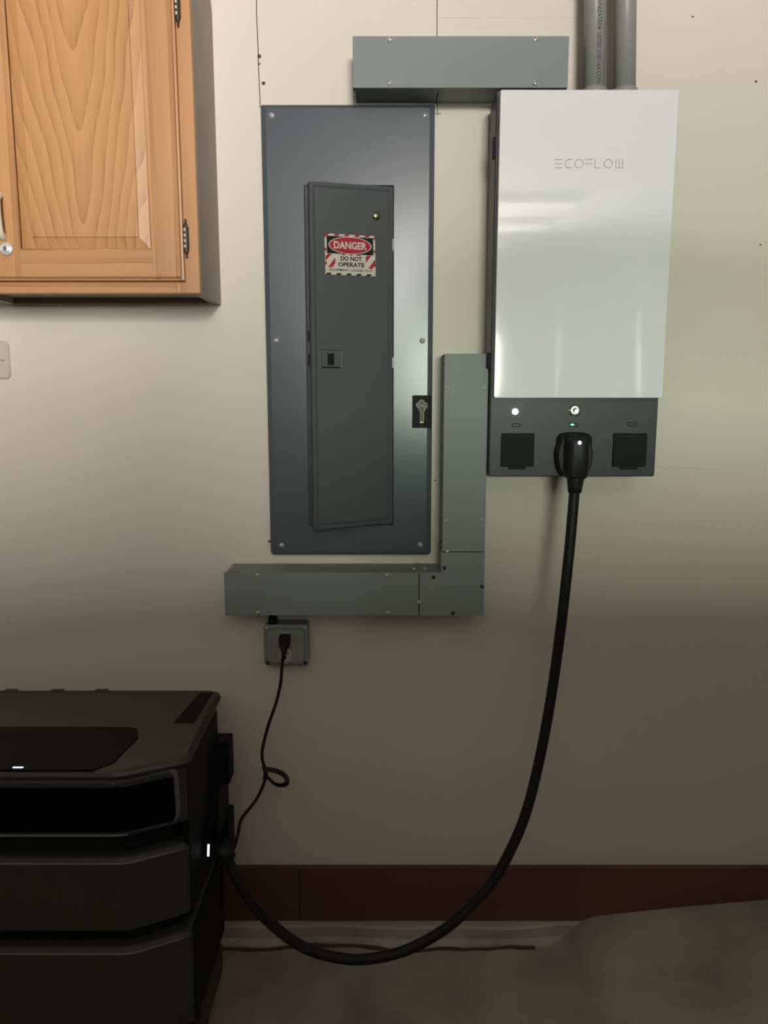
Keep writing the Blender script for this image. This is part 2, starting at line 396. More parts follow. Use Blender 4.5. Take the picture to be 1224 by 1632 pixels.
# overlay door
DX0, DX1, DZ0, DZ1 = -0.745, -0.3745, 1.5185, 2.33
DY0, DY1 = YF - 0.0005, YF - 0.0195
PX0, PX1, PZ0 = -0.6765, -0.4305, 1.5715
PZ1 = DZ1 - 0.06
bm = bmesh.new()
def fld(x0, x1, z0, z1, y): return [(x0, y, z0), (x1, y, z0), (x1, y, z1), (x0, y, z1)]
add_loops(bm, [fld(PX0 - .006, PX1 + .006, PZ0 - .006, PZ1 + .006, DY0), fld(PX0 - .006, PX1 + .006, PZ0 - .006, PZ1 + .006, DY1 + 0.0100),
               fld(PX0, PX1, PZ0, PZ1, DY1 + 0.0100), fld(PX0 + 0.0235, PX1 - 0.0235, PZ0 + 0.0235, PZ1 - 0.0235, DY1 + 0.0030),
               fld(PX0 + 0.0240, PX1 - 0.0240, PZ0 + 0.0240, PZ1 - 0.0240, DY1 + 0.0005)])
door = pc(from_bm('door', bm, OAK_P, cab))
def frame_piece(name, x0, x1, z0, z1, m, edges):
    bm = bmesh.new()
    bxl = [fld(x0, x1, z0, z1, DY0), fld(x0, x1, z0, z1, DY1 + 0.006)]
    a = 0.006; l, r_, b_, t_ = [a if k in edges else 0 for k in 'lrbt']
    bxl.append(fld(x0 + l * .55, x1 - r_ * .55, z0 + b_ * .55, z1 - t_ * .55, DY1 + 0.0052))
    bxl.append(fld(x0 + l * .8, x1 - r_ * .8, z0 + b_ * .8, z1 - t_ * .8, DY1 + 0.0012))
    bxl.append(fld(x0 + l * 1.2, x1 - r_ * 1.2, z0 + b_ * 1.2, z1 - t_ * 1.2, DY1))
    add_loops(bm, bxl)
    return pc(from_bm(name, bm, m, door))
frame_piece('door_stile', DX0, PX0, DZ0, DZ1, OAK_V, 'lbt')
frame_piece('door_stile', PX1, DX1, DZ0, DZ1, OAK_V, 'rbt')
frame_piece('door_rail', PX0 + .0003, PX1 - .0003, DZ0, PZ0, OAK_H, 'b')
frame_piece('door_rail', PX0 + .0003, PX1 - .0003, PZ1, DZ1, OAK_H, 't')
# bead where the frame meets the panel
for pts in ([(PX0 + .001, DY1 + .0018, PZ0), (PX0 + .001, DY1 + .0018, PZ1)], [(PX1 - .001, DY1 + .0018, PZ0), (PX1 - .001, DY1 + .0018, PZ1)], [(PX0, DY1 + .0018, PZ0 + .001), (PX1, DY1 + .0018, PZ0 + .001)]):
    pc(sweep('bead', pts, 0.0022, OAK_V, door, n=8))
hd = pc(sweep('handle', catmull([(-0.7035, DY1 + .002, 1.5945), (-0.7030, DY1 - .010, 1.5965), (-0.7025, DY1 - .018, 1.606), (-0.7025, DY1 - .021, 1.631), (-0.7035, DY1 - .018, 1.656), (-0.7040, DY1 - .010, 1.666), (-0.7045, DY1 + .002, 1.668)], 5), 0.0064, M_HANDLE, door)); hd['label'] = 'cream curved pull handle'
lk = pc(lathe('lock', [(0.0125, 0), (0.0125, 0.004), (0.0105, 0.0065), (0.0085, 0.0065), (0.0082, 0.0050), (0.0078, 0.0088), (0.0070, 0.0092), (0.0002, 0.0092)], (-0.6990, DY1 + .0005, 1.5735), M_SCREW, door, n=24)); lk['label'] = 'round metal cabinet lock'
pc(box('keyhole', -0.7005, -0.6980, DY1 - .0092, DY1 - .0060, 1.5700, 1.5770, M_GAP, door))
def hinge(zc):
    h = bmesh.new(); x = DX1 + 0.0045; y = YF - 0.006
    add_box(h, DX1 - 0.0016, DX1 + 0.0092, YF - 0.0045, YF - 0.0004, zc - 0.021, zc + 0.021, 0.001)
    add_lathe(h, [(0.0004, -0.036), (0.0022, -0.033), (0.0014, -0.029), (0.0034, -0.025), (0.0038, -0.021), (0.0038, 0.021), (0.0034, 0.025), (0.0014, 0.029), (0.0022, 0.033), (0.0004, 0.036)], (x, y, zc), 'Z', 12)
    o = pc(from_bm('hinge', h, M_HINGE, cab)); o['label'] = 'antique bronze barrel hinge'
    for k in range(4):
        kk = bmesh.new(); add_lathe(kk, [(0.0012, -0.0032), (0.0021, -0.0026), (0.0021, 0.0026), (0.0012, 0.0032)], (x - 0.0016, y - 0.0026, zc - 0.0145 + k * 0.0098), 'Z', 12)
        pc(from_bm('knuckle', kk, M_KNUC, o, True))
hinge(1.5955); hinge(1.996)

# ------------------------------------------------------------------ ivory wall plate at the left edge
wp = thing('wall_plate', 'ivory blank wall plate under the oak cabinet', 'wall plate', (-0.85, 0, 1.38))
o = plate('cover', -0.888, -0.811, 1.340, 1.4215, 0, -0.006, M_IVORY, wp, r=0.010, cham=0.0025); P(o, wp, Vector((-0.85, 0, 1.38)))
sc = screw(wp, 0.0255, -0.006, 0.0005, SCREW_S, SLOT_S, 0.3)

# ------------------------------------------------------------------ grey breaker panel
ep_off = Vector((-0.0745, 0, 0.9516))
ep = thing('breaker_panel', 'dark grey steel breaker panel with narrow door', 'electrical panel', ep_off)
def pe(o): return P(o, ep, ep_off)
cx0, cx1, cz0, cz1 = -0.2535, 0.1047, 0.9516, 1.8945
hx0, hx1, hz0, hz1 = -0.1632, 0.0190, 1.0205, 1.7350
CY = -0.016
bm = bmesh.new()
def ring(x0, x1, z0, z1, r, y): return [(x, y, z) for x, z in rrect(x0, x1, z0, z1, r, 4)]
rr = (0.008, 0.008, 0.004, 0.004)
add_loops(bm, [ring(cx0, cx1, cz0, cz1, rr, 0.0), ring(cx0, cx1, cz0, cz1, rr, CY + 0.005),
               ring(cx0 + .0015, cx1 - .0015, cz0 + .0015, cz1 - .0015, rr, CY + 0.0028),
               ring(cx0 + .011, cx1 - .011, cz0 + .008, cz1 - .008, (0.004,) * 4, CY),
               ring(hx0 - .004, hx1 + .002, hz0 - .002, hz1 + .002, (0.001,) * 4, CY),
               ring(hx0, hx1, hz0, hz1, (0.001,) * 4, CY + 0.003), ring(hx0, hx1, hz0, hz1, (0.001,) * 4, -0.002)], True, True)
pe(from_bm('cover', bm, M_STEEL_DK, ep))
pe(box('hinge_channel', hx0 - 0.0006, hx0 + 0.004, CY - 0.0012, -0.003, hz0 + 0.001, hz1 - 0.001, M_DOOR, ep, bev=0.0006))
pe(box('dead_front', hx0 + .005, hx1 - .001, -0.0065, -0.0035, hz0 + .002, hz1 - .002, M_GAP, ep))
for q in ((-0.2304, 1.8725), (0.0837, 1.8725), (-0.2311, 1.4205), (0.0820, 1.4205), (-0.2281, 0.9743), (0.0811, 0.9757)):
    screw(ep, q[0] + 0.0745, CY, q[1] - 0.9516)
# narrow door, hinged at its right edge and standing a little open at the left
DW, DH, DT = 0.1800, 0.7040, 0.0045
door_ang = R(21.5)
door_m = Matrix.Translation(Vector((0.0175, -0.0215, 1.0270))) @ Matrix.Rotation(door_ang, 4, 'Z')
dmat = Matrix.Translation(-ep_off) @ door_m
# door local frame: x from -DW to 0, z from 0 to DH, front at y = -DT
bm = bmesh.new()
b = 0.0085
def dr(i, y, r=0.002): return [(x, y, z) for x, z in rrect(-DW + i, -i, i, DH - i, max(r - i, 0.0006), 3)]
add_loops(bm, [dr(0, 0.010), dr(0, -DT + 0.001), dr(0.001, -DT), dr(b - .0015, -DT), dr(b, -DT + 0.0012), dr(b + .001, -DT + 0.0012), dr(b + .0025, -DT - 0.0010), dr(b + .006, -DT - 0.0010)])
for v in bm.verts: v.co.z += v.co.x * 0.030       # the sheet door sags a little at its free edge
dr_o = from_bm('door', bm, M_DOOR, ep); dr_o.matrix_local = dmat
DF = -DT - 0.0010
# recessed latch
lx0, lx1, lz0, lz1 = -0.1625, -0.1135, 0.3330, 0.3735
bm = bmesh.new()
add_loops(bm, [fld(lx0, lx1, lz0, lz1, DF + .001), fld(lx0, lx1, lz0, lz1, DF - .0012), fld(lx0 + .0015, lx1 - .0015, lz0 + .0015, lz1 - .0015, DF - .0014), fld(lx0 + .004, lx1 - .004, lz0 + .004, lz1 - .004, DF - .0002)])
lt = from_bm('latch', bm, M_DOOR, dr_o)
box('slot', lx0 + .016, lx0 + .030, DF - .0011, DF + .0005, lz0 + .007, lz1 - .010, M_GAP, dr_o)
box('latch_edge', lx0 + .004, lx1 - .006, DF - .0016, DF + .0005, lz0 + .001, lz0 + .0035, M_GAP, dr_o)
bo = lathe('bolt', [(0.0095, 0), (0.0095, 0.0012), (0.0085, 0.0035), (0.0060, 0.0058), (0.0030, 0.0068), (0.0002, 0.007)], (-0.0385, DF, 0.6425), M_BRASS, dr_o, n=18); bo['label'] = 'domed brass bolt'
pe(box('hinge_pin', 0.0172, 0.0202, -0.0215, -0.0155, 1.604, 1.630, M_SCREW, ep, bev=0.0012))
pe(box('hinge_pin', 0.0172, 0.0202, -0.0215, -0.0155, 1.362, 1.385, M_SCREW, ep, bev=0.0012))
pe(box('catch', hx0 + .001, hx0 + .0075, CY - .003, -0.004, 1.418, 1.442, M_GAP, ep))
pe(box('catch', hx0 + .001, hx0 + .0075, CY - .003, -0.004, 1.366, 1.392, M_GAP, ep))

# danger sticker, lying flat on the door
SX, SZ = 0.1090, 0.0800
st_m = door_m @ Matrix.Translation((-0.0950, DF - 0.0001, 0.562)) @ Matrix.Rotation(R(-1.0), 4, 'Y')
stk = thing('danger_sticker', 'red and black danger sticker on the breaker panel door', 'sticker')
stk.matrix_world = st_m
def flat(name, poly, lvl, m):
    bm = bmesh.new(); y1 = -0.0002 - lvl * 0.00012
    add_loops(bm, [[(x, 0, z) for x, z in poly], [(x, y1, z) for x, z in poly]])
    return from_bm(name, bm, m, stk)
def rc(x0, x1, z0, z1): return [(x0, z0), (x1, z0), (x1, z1), (x0, z1)]
hw, hh = SX / 2, SZ / 2
flat('backing', rc(-hw, hw, -hh, hh), 0, M_WHT)
# striped border: red and dark dashes along the edges
n = 5
for i in range(n):
    x = -hw + SX * (i + 0.02) / n
    for zt, s, mm in ((hh, -1, M_RED), (-hh, 1, M_BLKS)):
        flat('border_dash', [(x, zt), (x + SX * .45 / n, zt), (x + SX * .45 / n + .003 * s, zt + .0036 * s), (x + .003 * s, zt + .0036 * s)][::(1 if s > 0 else -1)], 1, mm)
for i in range(3):
    z = hh - SZ * (i * 2 + 0.1) / 6
    for xt in (-hw, hw - 0.0034): flat('border_dash', rc(xt, xt + .0034, z - SZ * .075, z), 1, M_RED)
flat('header', rc(-hw + .0042, hw - .0042, .0015, hh - .0042), 1, M_BLKS)
def ell(a, bb, cz, n=40): return [(a * math.cos(2 * math.pi * i / n), cz + bb * math.sin(2 * math.pi * i / n)) for i in range(n)]
zc = (0.0015 + hh - .0042) / 2
flat('oval', ell(0.0465, 0.0172, zc), 2, M_WHT); flat('oval', ell(0.0445, 0.0158, zc), 3, M_RED)
for s in (-1, 1):                                    # diagonal red stripes beside the words
    x0 = -hw + .001 if s < 0 else hw - .021
    flat('stripe', [(x0, -.013), (x0, -.004), (x0 + .006, .001), (x0 + .014, .001)], 1, M_RED) if s < 0 else flat('stripe', [(x0, -.014), (x0, -.002), (x0 + .004, .001), (x0 + .012, .001)], 1, M_RED)
    flat('stripe', [(x0 + .005, -.0255), (x0 + .014, -.0255), (x0 + .0205, -.017), (x0 + .0205, -.006)], 1, M_RED)
for i in range(3): flat('stripe', [(-.020 + i * .016, -.0008), (-.012 + i * .016, -.0008), (-.009 + i * .016, .0014), (-.017 + i * .016, .0014)], 2, M_RED)
text('lettering', 'DANGER', 0, zc, -0.00075, 0.0150, M_WHT, stk, width=0.071, bold=0.03)
text('lettering', 'DO NOT', 0.0015, -0.0072, -0.0005, 0.0088, M_BLKS, stk, width=0.046, bold=0.03)
text('lettering', 'OPERATE', 0.0015, -0.0190, -0.0005, 0.0088, M_BLKS, stk, width=0.057, bold=0.03)
text('lettering', 'EQUIPMENT LOCKED OUT', 0.001, -0.0305, -0.0005, 0.0055, M_BLKS, stk, width=0.094, bold=0.008)

# black magnetic plate with a key
kp = thing('key_plate', 'small black plate with a key outline on the breaker panel edge', 'key plate', (0.082, CY, 1.2698))
plate('plate', -0.0205, 0.0205, -0.0350, 0.0350, 0.0040, -0.0045, M_FLAP, kp, r=0.002, cham=0.001)
kz = 0.0
ko = [(-0.0035, -0.0230), (0.0035, -0.0230), (0.0040, -0.0210), (0.0035, 0.0000), (0.0060, 0.0020), (0.0060, 0.0055), (0.0105, 0.0090), (0.0115, 0.0140), (0.0095, 0.0180), (0.0050, 0.0190), (0.0035, 0.0235), (-0.0005, 0.0255), (-0.0050, 0.0235), (-0.0070, 0.0190), (-0.0110, 0.0175), (-0.0120, 0.0125), (-0.0090, 0.0085), (-0.0055, 0.0060), (-0.0055, 0.0025), (-0.0030, 0.0000), (-0.0035, -0.0210)]
prism('key_blank', ko, -0.0044, -0.0058, M_KEYD, kp)
sweep('key_outline', [(x, -0.0060, z) for x, z in ko], 0.0009, M_KEY, kp, n=6, closed=True)['label'] = 'pale nickel key outline'
sweep('key_bow', catmull([(-0.0070, -0.0060, 0.0115), (-0.0020, -0.0060, 0.0145), (0.0040, -0.0060, 0.0110), (0.0080, -0.0060, 0.0130)], 4), 0.0008, M_KEY, kp, n=6)
box('key_tip', -0.0035, 0.0035, -0.0064, -0.0050, -0.0245, -0.0215, M_KEY, kp, bev=0.0005)
box('mark', -0.003, 0.003, -0.0047, -0.0040, -0.0315, -0.0305, M_KEYD, kp)

# ------------------------------------------------------------------ wireways
def tray(name, x0, x1, z0, z1, yf, parent, ins=0.0022):
    return box(name, x0 + ins, x1 - ins, yf + 0.002, 0, z0 + ins, z1 - ins, M_STEEL_LT, parent, bev=0.0006)
def lid(name, x0, x1, z0, z1, yf, parent, lip=0.012, sides='lrbt'):
    """front sheet with folded-back lips"""
    bm = bmesh.new(); add_box(bm, x0, x1, yf, yf + 0.0018, z0, z1, 0.0005, 1)
    if 't' in sides: add_box(bm, x0, x1, yf + 0.0018, yf + lip, z1 - 0.0015, z1)
    if 'b' in sides: add_box(bm, x0, x1, yf + 0.0018, yf + lip, z0, z0 + 0.0015)
    if 'l' in sides: add_box(bm, x0, x0 + 0.0015, yf + 0.0018, yf + lip, z0 + 0.0015, z1 - 0.0015)
    if 'r' in sides: add_box(bm, x1 - 0.0015, x1, yf + 0.0018, yf + lip, z0 + 0.0015, z1 - 0.0015)
    return from_bm(name, bm, M_STEEL_LT, parent)
uw_off = Vector((0.148, 0, 1.897))
uw = thing('wireway', 'short grey steel wireway above the breaker panel', 'wireway', uw_off)
def pu(o): return P(o, uw, uw_off)
UY = -0.095
pu(tray('trough', -0.0600, 0.3545, 1.8985, 1.9895, UY, uw, 0.0028))
pu(lid('cover', -0.0605, 0.3570, 1.8965, 1.9895, UY, uw, lip=0.016, sides='tbr'))
pu(box('joint', 0.1065, 0.1085, UY + 0.020, -0.0005, 1.9005, 1.9020, M_GAP, uw))
for q in ((0.0110, 1.9830), (0.2918, 1.9830), (0.0110, 1.9050), (0.2935, 1.9050)):
    screw(uw, q[0] - 0.148, UY, q[1] - 1.897, slotted=True)
lw_off = Vector((0.0, 0, 0.8371))
lw = thing('wireway', 'long L-shaped grey steel wireway below and beside the breaker panel', 'wireway', lw_off)
def pl(o): return P(o, lw, lw_off)
LY = -0.100
h1 = pl(tray('horizontal_trough', -0.3420, 0.0750, 0.8371, 0.9316, LY, lw)); pl(lid('cover', -0.3415, 0.0740, 0.8371, 0.9316, LY, h1, sides='b'))
v1 = pl(tray('vertical_trough', 0.1215, 0.2138, 0.9765, 1.3912, LY, lw)); pl(lid('cover', 0.1235, 0.2138, 0.9775, 1.3890, LY, v1, sides='rt'))
EL = [(0.0760, 0.8371), (0.2138, 0.8371), (0.2138, 0.9757), (0.1222, 0.9757), (0.1222, 0.9316), (0.0760, 0.9316)]
ins = 0.0022
EI = [(0.0755, 0.8371 + ins), (0.2138 - ins, 0.8371 + ins), (0.2138 - ins, 0.9770), (0.1222 + ins - .003, 0.9770), (0.1222 + ins - .003, 0.9316 - ins), (0.0755, 0.9316 - ins)]
e1 = pl(prism('elbow', EI, 0, LY + 0.0025, M_STEEL_LT, lw)); pl(prism('cover', EL, LY + 0.0018, LY, M_STEEL_LT, e1, bev=0.0003))
pl(box('seam', 0.0741, 0.0759, LY + 0.0004, LY + 0.004, 0.8380, 0.9310, M_GAP, lw))
pl(box('seam', 0.1235, 0.2130, LY + 0.0004, LY + 0.004, 0.9758, 0.9774, M_GAP, lw))
pl(box('collar', 0.0700, 0.0800, LY + .010, -0.004, 0.9296, 0.9312, M_STEEL_LT, lw))
pl(box('cover_gap', -0.330, -0.312, LY + 0.0022, LY + 0.006, 0.9290, 0.9318, M_GAP, lw))
pl(box('cover_gap', 0.034, 0.062, LY + 0.0022, LY + 0.006, 0.9290, 0.9312, M_GAP, lw))
for q in ((-0.2702, .9256), (0.0067, .9256), (-0.2709, .8435), (0.0081, .8435), (0.1320, 1.3204), (0.2074, 1.3204), (0.1312, 1.0436), (0.2064, 1.0449), (0.0753, 0.8663), (0.1345, 0.9766)):
    screw(lw, q[0], LY, q[1] - 0.8371, SCREW_S, SLOT_S)
for q in ((0.2092, .9009), (0.1483, .8427), (0.1057, .9215), (0.1290, .9420)):
    o = screw(lw, q[0], LY, q[1] - 0.8371, SCREW_D, SLOT_S); o['label'] = 'dark screw'
for q in ((0.066, -0.055), (0.090, -0.055)):
    o = link('screw', SCREW_S, None, lw); o.location = (q[0], q[1], 0.9296 - 0.8371); o.rotation_euler = (R(-90), 0, 0)
for zz in (0.993, 0.9745):
    o = link('screw', SCREW_D, None, lw); o.location = (0.1238, -0.070, zz - 0.8371); o.rotation_euler = (0, 0, R(-90))

# ------------------------------------------------------------------ home power panel (white glass front) on the wall
iv_off = Vector((0.3867, 0, 1.140))
iv = thing('home_inverter', 'tall white gloss power control unit with charcoal socket strip', 'power unit', iv_off)
def pv(o): return P(o, iv, iv_off)
BX0, BX1, BZ0, BZ1 = 0.2156, 0.5580, 1.1395, 1.8830
BY = -0.120
# body: tapered shell, slightly narrower against the wall
bm = bmesh.new()
def br(i, y, r=0.004): return [(x, y, z) for x, z in rrect(BX0 + i, BX1 - i, BZ0 + i, BZ1 - i, r, 4)]
add_loops(bm, [br(0.004, 0.0), br(0.004, -0.030), br(0.0, -0.034), br(0.0, BY + 0.002), br(0.002, BY, 0.003)])
pv(from_bm('case', bm, M_CASE, iv))
pv(plate('front_panel', 0.2206, 0.5588, 1.3000, 1.8770, BY - 0.0015, -0.1400, M_GLASSW, iv, r=0.003, cham=0.0012))['label'] = 'white gloss glass front panel'
pv(plate('panel_rim', 0.2215, 0.5578, 1.3012, 1.8760, BY + 0.0010, BY - 0.0014, M_GAP, iv, r=0.003))
for z0, z1 in ((1.762, 1.800), (1.3590, 1.3905)):
    pv(box('clip', BX0 - 0.0065 if z0 < 1.5 else BX0 - 0.004, BX0 + 0.004, -0.118, -0.1015, z0, z1, M_FLAP, iv, bev=0.001))
FYW = -0.1400
# raised lettering of the maker's mark: E C O F L O and a W drawn as a turned E
em = bmesh.new()
lx, lz, lh = 0.3275, 1.7360, 0.0168
def bar(x0, x1, z0, z1): add_box(em, x0, x1, FYW - 0.0006, FYW + 0.0004, z0, z1)
def stroke(pts, wd=0.0017):
    add_sweep(em, [(x, FYW - 0.0001, z) for x, z in pts], 0, sect=[(-wd / 2, -0.0005), (wd / 2, -0.0005), (wd / 2, 0.0005), (-wd / 2, 0.0005)])
th = 0.0018
x = lx
for k in range(3): bar(x, x + 0.0145, lz + k * (lh - th) / 2, lz + k * (lh - th) / 2 + th)
x = lx + 0.0190
ca, cz_ = x + 0.0084, lz + lh / 2
bar(x + 0.006, x + 0.0145, lz, lz + th); bar(x + 0.006, x + 0.0145, lz + lh - th, lz + lh)
stroke([(x + 0.0076 - 0.0066 * math.sin(R(a)), cz_ + (lh / 2 - th / 2) * math.cos(R(a))) for a in range(0, 181, 15)], th)
def ringO(cx_):
    pts = [(cx_ + 0.0080 * math.sin(R(a)), cz_ + (lh / 2 - th / 2) * math.cos(R(a))) for a in range(0, 361, 15)]
    stroke(pts, th)
ringO(lx + 0.0465)
x = lx + 0.0580
bar(x, x + 0.0145, lz + lh - th, lz + lh); bar(x, x + 0.0130, lz + lh * .45, lz + lh * .45 + th)
x = lx + 0.0760
bar(x, x + th, lz, lz + lh); bar(x + th, x + 0.0115, lz, lz + th)
ringO(lx + 0.1025)
x = lx + 0.1160
bar(x, x + 0.0150, lz, lz + th)
for k in range(3): bar(x + k * (0.0150 - th) / 2, x + k * (0.0150 - th) / 2 + th, lz + th, lz + lh)
pv(from_bm('lettering', em, M_EMB, iv))
# socket strip
pv(lathe('status_light', [(0.0058, 0), (0.0058, 0.001), (0.0050, 0.0016), (0.0002, 0.0018)], (0.2672, BY, 1.2724), M_LEDW, iv, n=20))['label'] = 'glowing blue-white status light'
bt = pv(lathe('power_button', [(0.0125, 0), (0.0125, 0.0020), (0.0108, 0.0022), (0.0108, 0.0050), (0.0090, 0.0064), (0.0045, 0.0052), (0.0002, 0.0050)], (0.3885, BY, 1.2747), mat('button_metal', (0.70, 0.69, 0.64), 0.24, 0.9), iv, n=28)); bt['label'] = 'round brushed metal button'
pv(box('status_light', 0.3815, 0.3875, BY - 0.0014, BY + 0.001, 1.2443, 1.2475, M_LEDG, iv, bev=0.0005))['label'] = 'small green light'
def slot_outline(xc, zc, wdt=0.0165, hgt=0.0062):
    pts = [(x_, BY - 0.0002, z_) for x_, z_ in rrect(xc - wdt / 2, xc + wdt / 2, zc - hgt / 2, zc + hgt / 2, 0.0022, 4)]
    pv(sweep('port_outline', pts, 0.0007, M_FLAP, iv, n=6, closed=True))
slot_outline(0.5062, 1.2469); slot_outline(0.2700, 1.2450); slot_outline(0.3878, 1.2458)
pv(box('icon', 0.4985, 0.4995, BY - 0.0004, BY + 0.0005, 1.2690, 1.2740, M_FLAP, iv))
def socket(x0, x1):
    z0, z1 = 1.1600, 1.2285
    fr = pv(plate('socket_flap', x0, x1, z0, z1, BY + 0.001, BY - 0.0045, M_FLAP, iv, r=0.002, cham=0.0012))
    pv(plate('finger_tab', x0 + 0.016, x1 - 0.016, z0 - 0.0055, z0 + 0.004, BY + 0.0005, BY - 0.0050, M_FLAP, fr, r=0.0025, cham=0.001))
    pv(sweep('flap_groove', [(x0 + 0.003, BY - 0.0047, z1 - 0.006), (x1 - 0.003, BY - 0.0047, z1 - 0.006)], 0.0007, M_CASE, fr, n=6))
socket(0.2400, 0.3075); socket(0.4690, 0.5378)
pv(plate('plug_socket', 0.3525, 0.4250, 1.1490, 1.2290, BY + 0.001, BY - 0.006, M_FLAP, iv, r=0.014, cham=0.0015))

# ------------------------------------------------------------------ heavy power cable with its plug
cb = thing('power_cable', 'thick black power cable hanging from the white power unit to the floor unit', 'cable', (0.3850, -0.130, 1.14))
cb_off = Vector((0.3850, -0.130, 1.14))
def pb(o): return P(o, cb, cb_off)
bm = bmesh.new()                                     # plug body: rounded shield shape lofted out from the socket
def shield(s, y, dz=0.0):
    pts = [(-0.024, 0.046), (-0.012, 0.048), (0.012, 0.048), (0.024, 0.046), (0.029, 0.038), (0.0365, 0.012), (0.0370, -0.004), (0.033, -0.022), (0.026, -0.038), (0.016, -0.044), (0.0, -0.046), (-0.016, -0.044), (-0.026, -0.038), (-0.033, -0.022), (-0.0370, -0.004), (-0.0365, 0.012), (-0.029, 0.038)]
    return [(0.3858 + x * s, y, 1.1835 + z * s + dz) for x, z in pts]
add_loops(bm, [shield(0.92, -0.1265), shield(1.0, -0.132), shield(1.0, -0.143), shield(0.93, -0.147), shield(0.90, -0.150)])
pb(from_bm('plug_flange', bm, M_RUB, cb))
bm = bmesh.new()
def gripl(wd, z0, z1, y): return [(0.3855 + x, y, z) for x, z in rrect(-wd, wd, z0, z1, min(wd * 0.5, 0.010), 4)]
add_loops(bm, [gripl(0.0235, 1.140, 1.229, -0.149), gripl(0.0232, 1.139, 1.2285, -0.160), gripl(0.0215, 1.139, 1.227, -0.172), gripl(0.0165, 1.141, 1.222, -0.181), gripl(0.0110, 1.145, 1.214, -0.184)])
pb(from_bm('plug_body', bm, M_RUB, cb, True))
pb(lathe('indicator_light', [(0.0040, 0), (0.0036, 0.0012), (0.0002, 0.0016)], (0.3850, -0.1835, 1.2130), M_LEDS, cb, n=14))['label'] = 'small white indicator light'
pb(sweep('strain_relief', [(0.3846, -0.164, 1.150), (0.3842, -0.164, 1.138), (0.3838, -0.164, 1.124), (0.3836, -0.164, 1.112)], [0.0185, 0.0172, 0.0150, 0.0136], M_RUB, cb, n=16))
path = [(0.3836, -0.164, 1.130), (0.3826, -0.165, 1.1056), (0.3779, -0.17, 1.0295), (0.3728, -0.175, 0.9658), (0.363, -0.18, 0.8488), (0.3464, -0.19, 0.7047), (0.3253, -0.2, 0.5722), (0.2972, -0.215, 0.4548), (0.2651, -0.225, 0.3734), (0.226, -0.235, 0.3046), (0.1736, -0.245, 0.2473), (0.1147, -0.255, 0.2015), (0.0364, -0.265, 0.1661), (-0.0415, -0.27, 0.1528), (-0.1059, -0.275, 0.1626), (-0.1695, -0.28, 0.1909), (-0.2317, -0.285, 0.2485), (-0.2738, -0.29, 0.3079), (-0.3011, -0.29, 0.3629), (-0.3130, -0.285, 0.3920), (-0.3200, -0.280, 0.4010)]
pb(sweep('cord', catmull(path, 6), 0.0108, M_RUB, cb, n=14))
# plug at the floor unit's side
q0, q1 = Vector((-0.3060, -0.286, 0.3860)), Vector((-0.3320, -0.277, 0.4120))
pb(sweep('unit_plug', [q0, q0.lerp(q1, .25), q0.lerp(q1, .5), q1], [0.0135, 0.017, 0.019, 0.019], M_RUB, cb, n=14))

# ------------------------------------------------------------------ grey PVC conduits
def conduit(xb, xt, y, label):
    t = thing('conduit', label, 'conduit', (xb, y, 1.8835))
    dx = xt - xb; zt = 2.62 - 1.8835; top = dx / 0.156 * zt
    r = 0.0208
    sweep('pipe', [(0, 0, 0.0), (top * .33, 0, zt * .33), (top * .66, 0, zt * .66), (top, 0, zt)], r, M_PVC, t, n=56)
    lathe('adapter', [(r + .0008, 0.0002), (r + .0034, 0.0006), (r + .0034, 0.0175), (r + .0020, 0.0195), (r, 0.0200)], (0, 0, 0), M_PVC, t, 'Z', 28)
    return t
c1 = conduit(0.4158, 0.4112, -0.070, 'left grey plastic conduit with printed lettering above the white power unit')
c2 = conduit(0.4765, 0.4705, -0.070, 'plain right-hand grey plastic conduit above the white power unit')
# printed line, wrapped on the pipe's curved face, read downwards
cu = text('lettering', 'UNIZATEX4\u2022 LISTED 310F1AA CON', 0, 0, 0, 0.0082, M_PVCTXT, c1, width=0.148, bold=0.006)
cu.rotation_euler = (0, 0, 0); cu.location = (0, 0, 0)
for v in cu.data.vertices:
    u, q, e = v.co.x, v.co.y, v.co.z
    z = 0.0975 - u
    a = R(-90) + (0.0035 + q) / 0.0208                # angle round the pipe, front = -90 degrees
    cxp = (0.4112 - 0.4158) / 0.156 * z
    rad = 0.02112 + max(e, 0) * 0.3
    v.co = Vector((cxp + rad * math.cos(a), rad * math.sin(a), z))

# ------------------------------------------------------------------ outlet box
ob_off = Vector((-0.219, 0, 0.7045))
ob = thing('outlet_box', 'square galvanised outlet box below the wireway', 'outlet box', ob_off)
def po(o): return P(o, ob, ob_off)
po(plate('box', -0.2680, -0.1705, 0.7060, 0.7985, 0, -0.040, M_GALV, ob, r=0.007))
bm = bmesh.new()
def orr(i, y, r): return [(x, y, z) for x, z in rrect(-0.2690 + i, -0.1700 - i, 0.7045 + i, 0.7990 - i, r, 4)]
add_loops(bm, [orr(0, -0.0405, .009), orr(0, -0.0425, .009), orr(0.003, -0.0445, .008), orr(0.0065, -0.0445, .010), orr(0.0085, -0.0500, .010), orr(0.0095, -0.0508, .010)])
po(from_bm('cover', bm, M_GALV, ob))
po(lathe('connector', [(0.0085, 0), (0.0085, 0.012), (0.0070, 0.013), (0.0070, 0.0405)], (-0.2485, -0.022, 0.7985), M_GAP, ob, 'Z', 14))
po(box('connector_nut', -0.2575, -0.2400, -0.046, -0.030, 0.8000, 0.8180, M_FLAP, ob, bev=0.002))
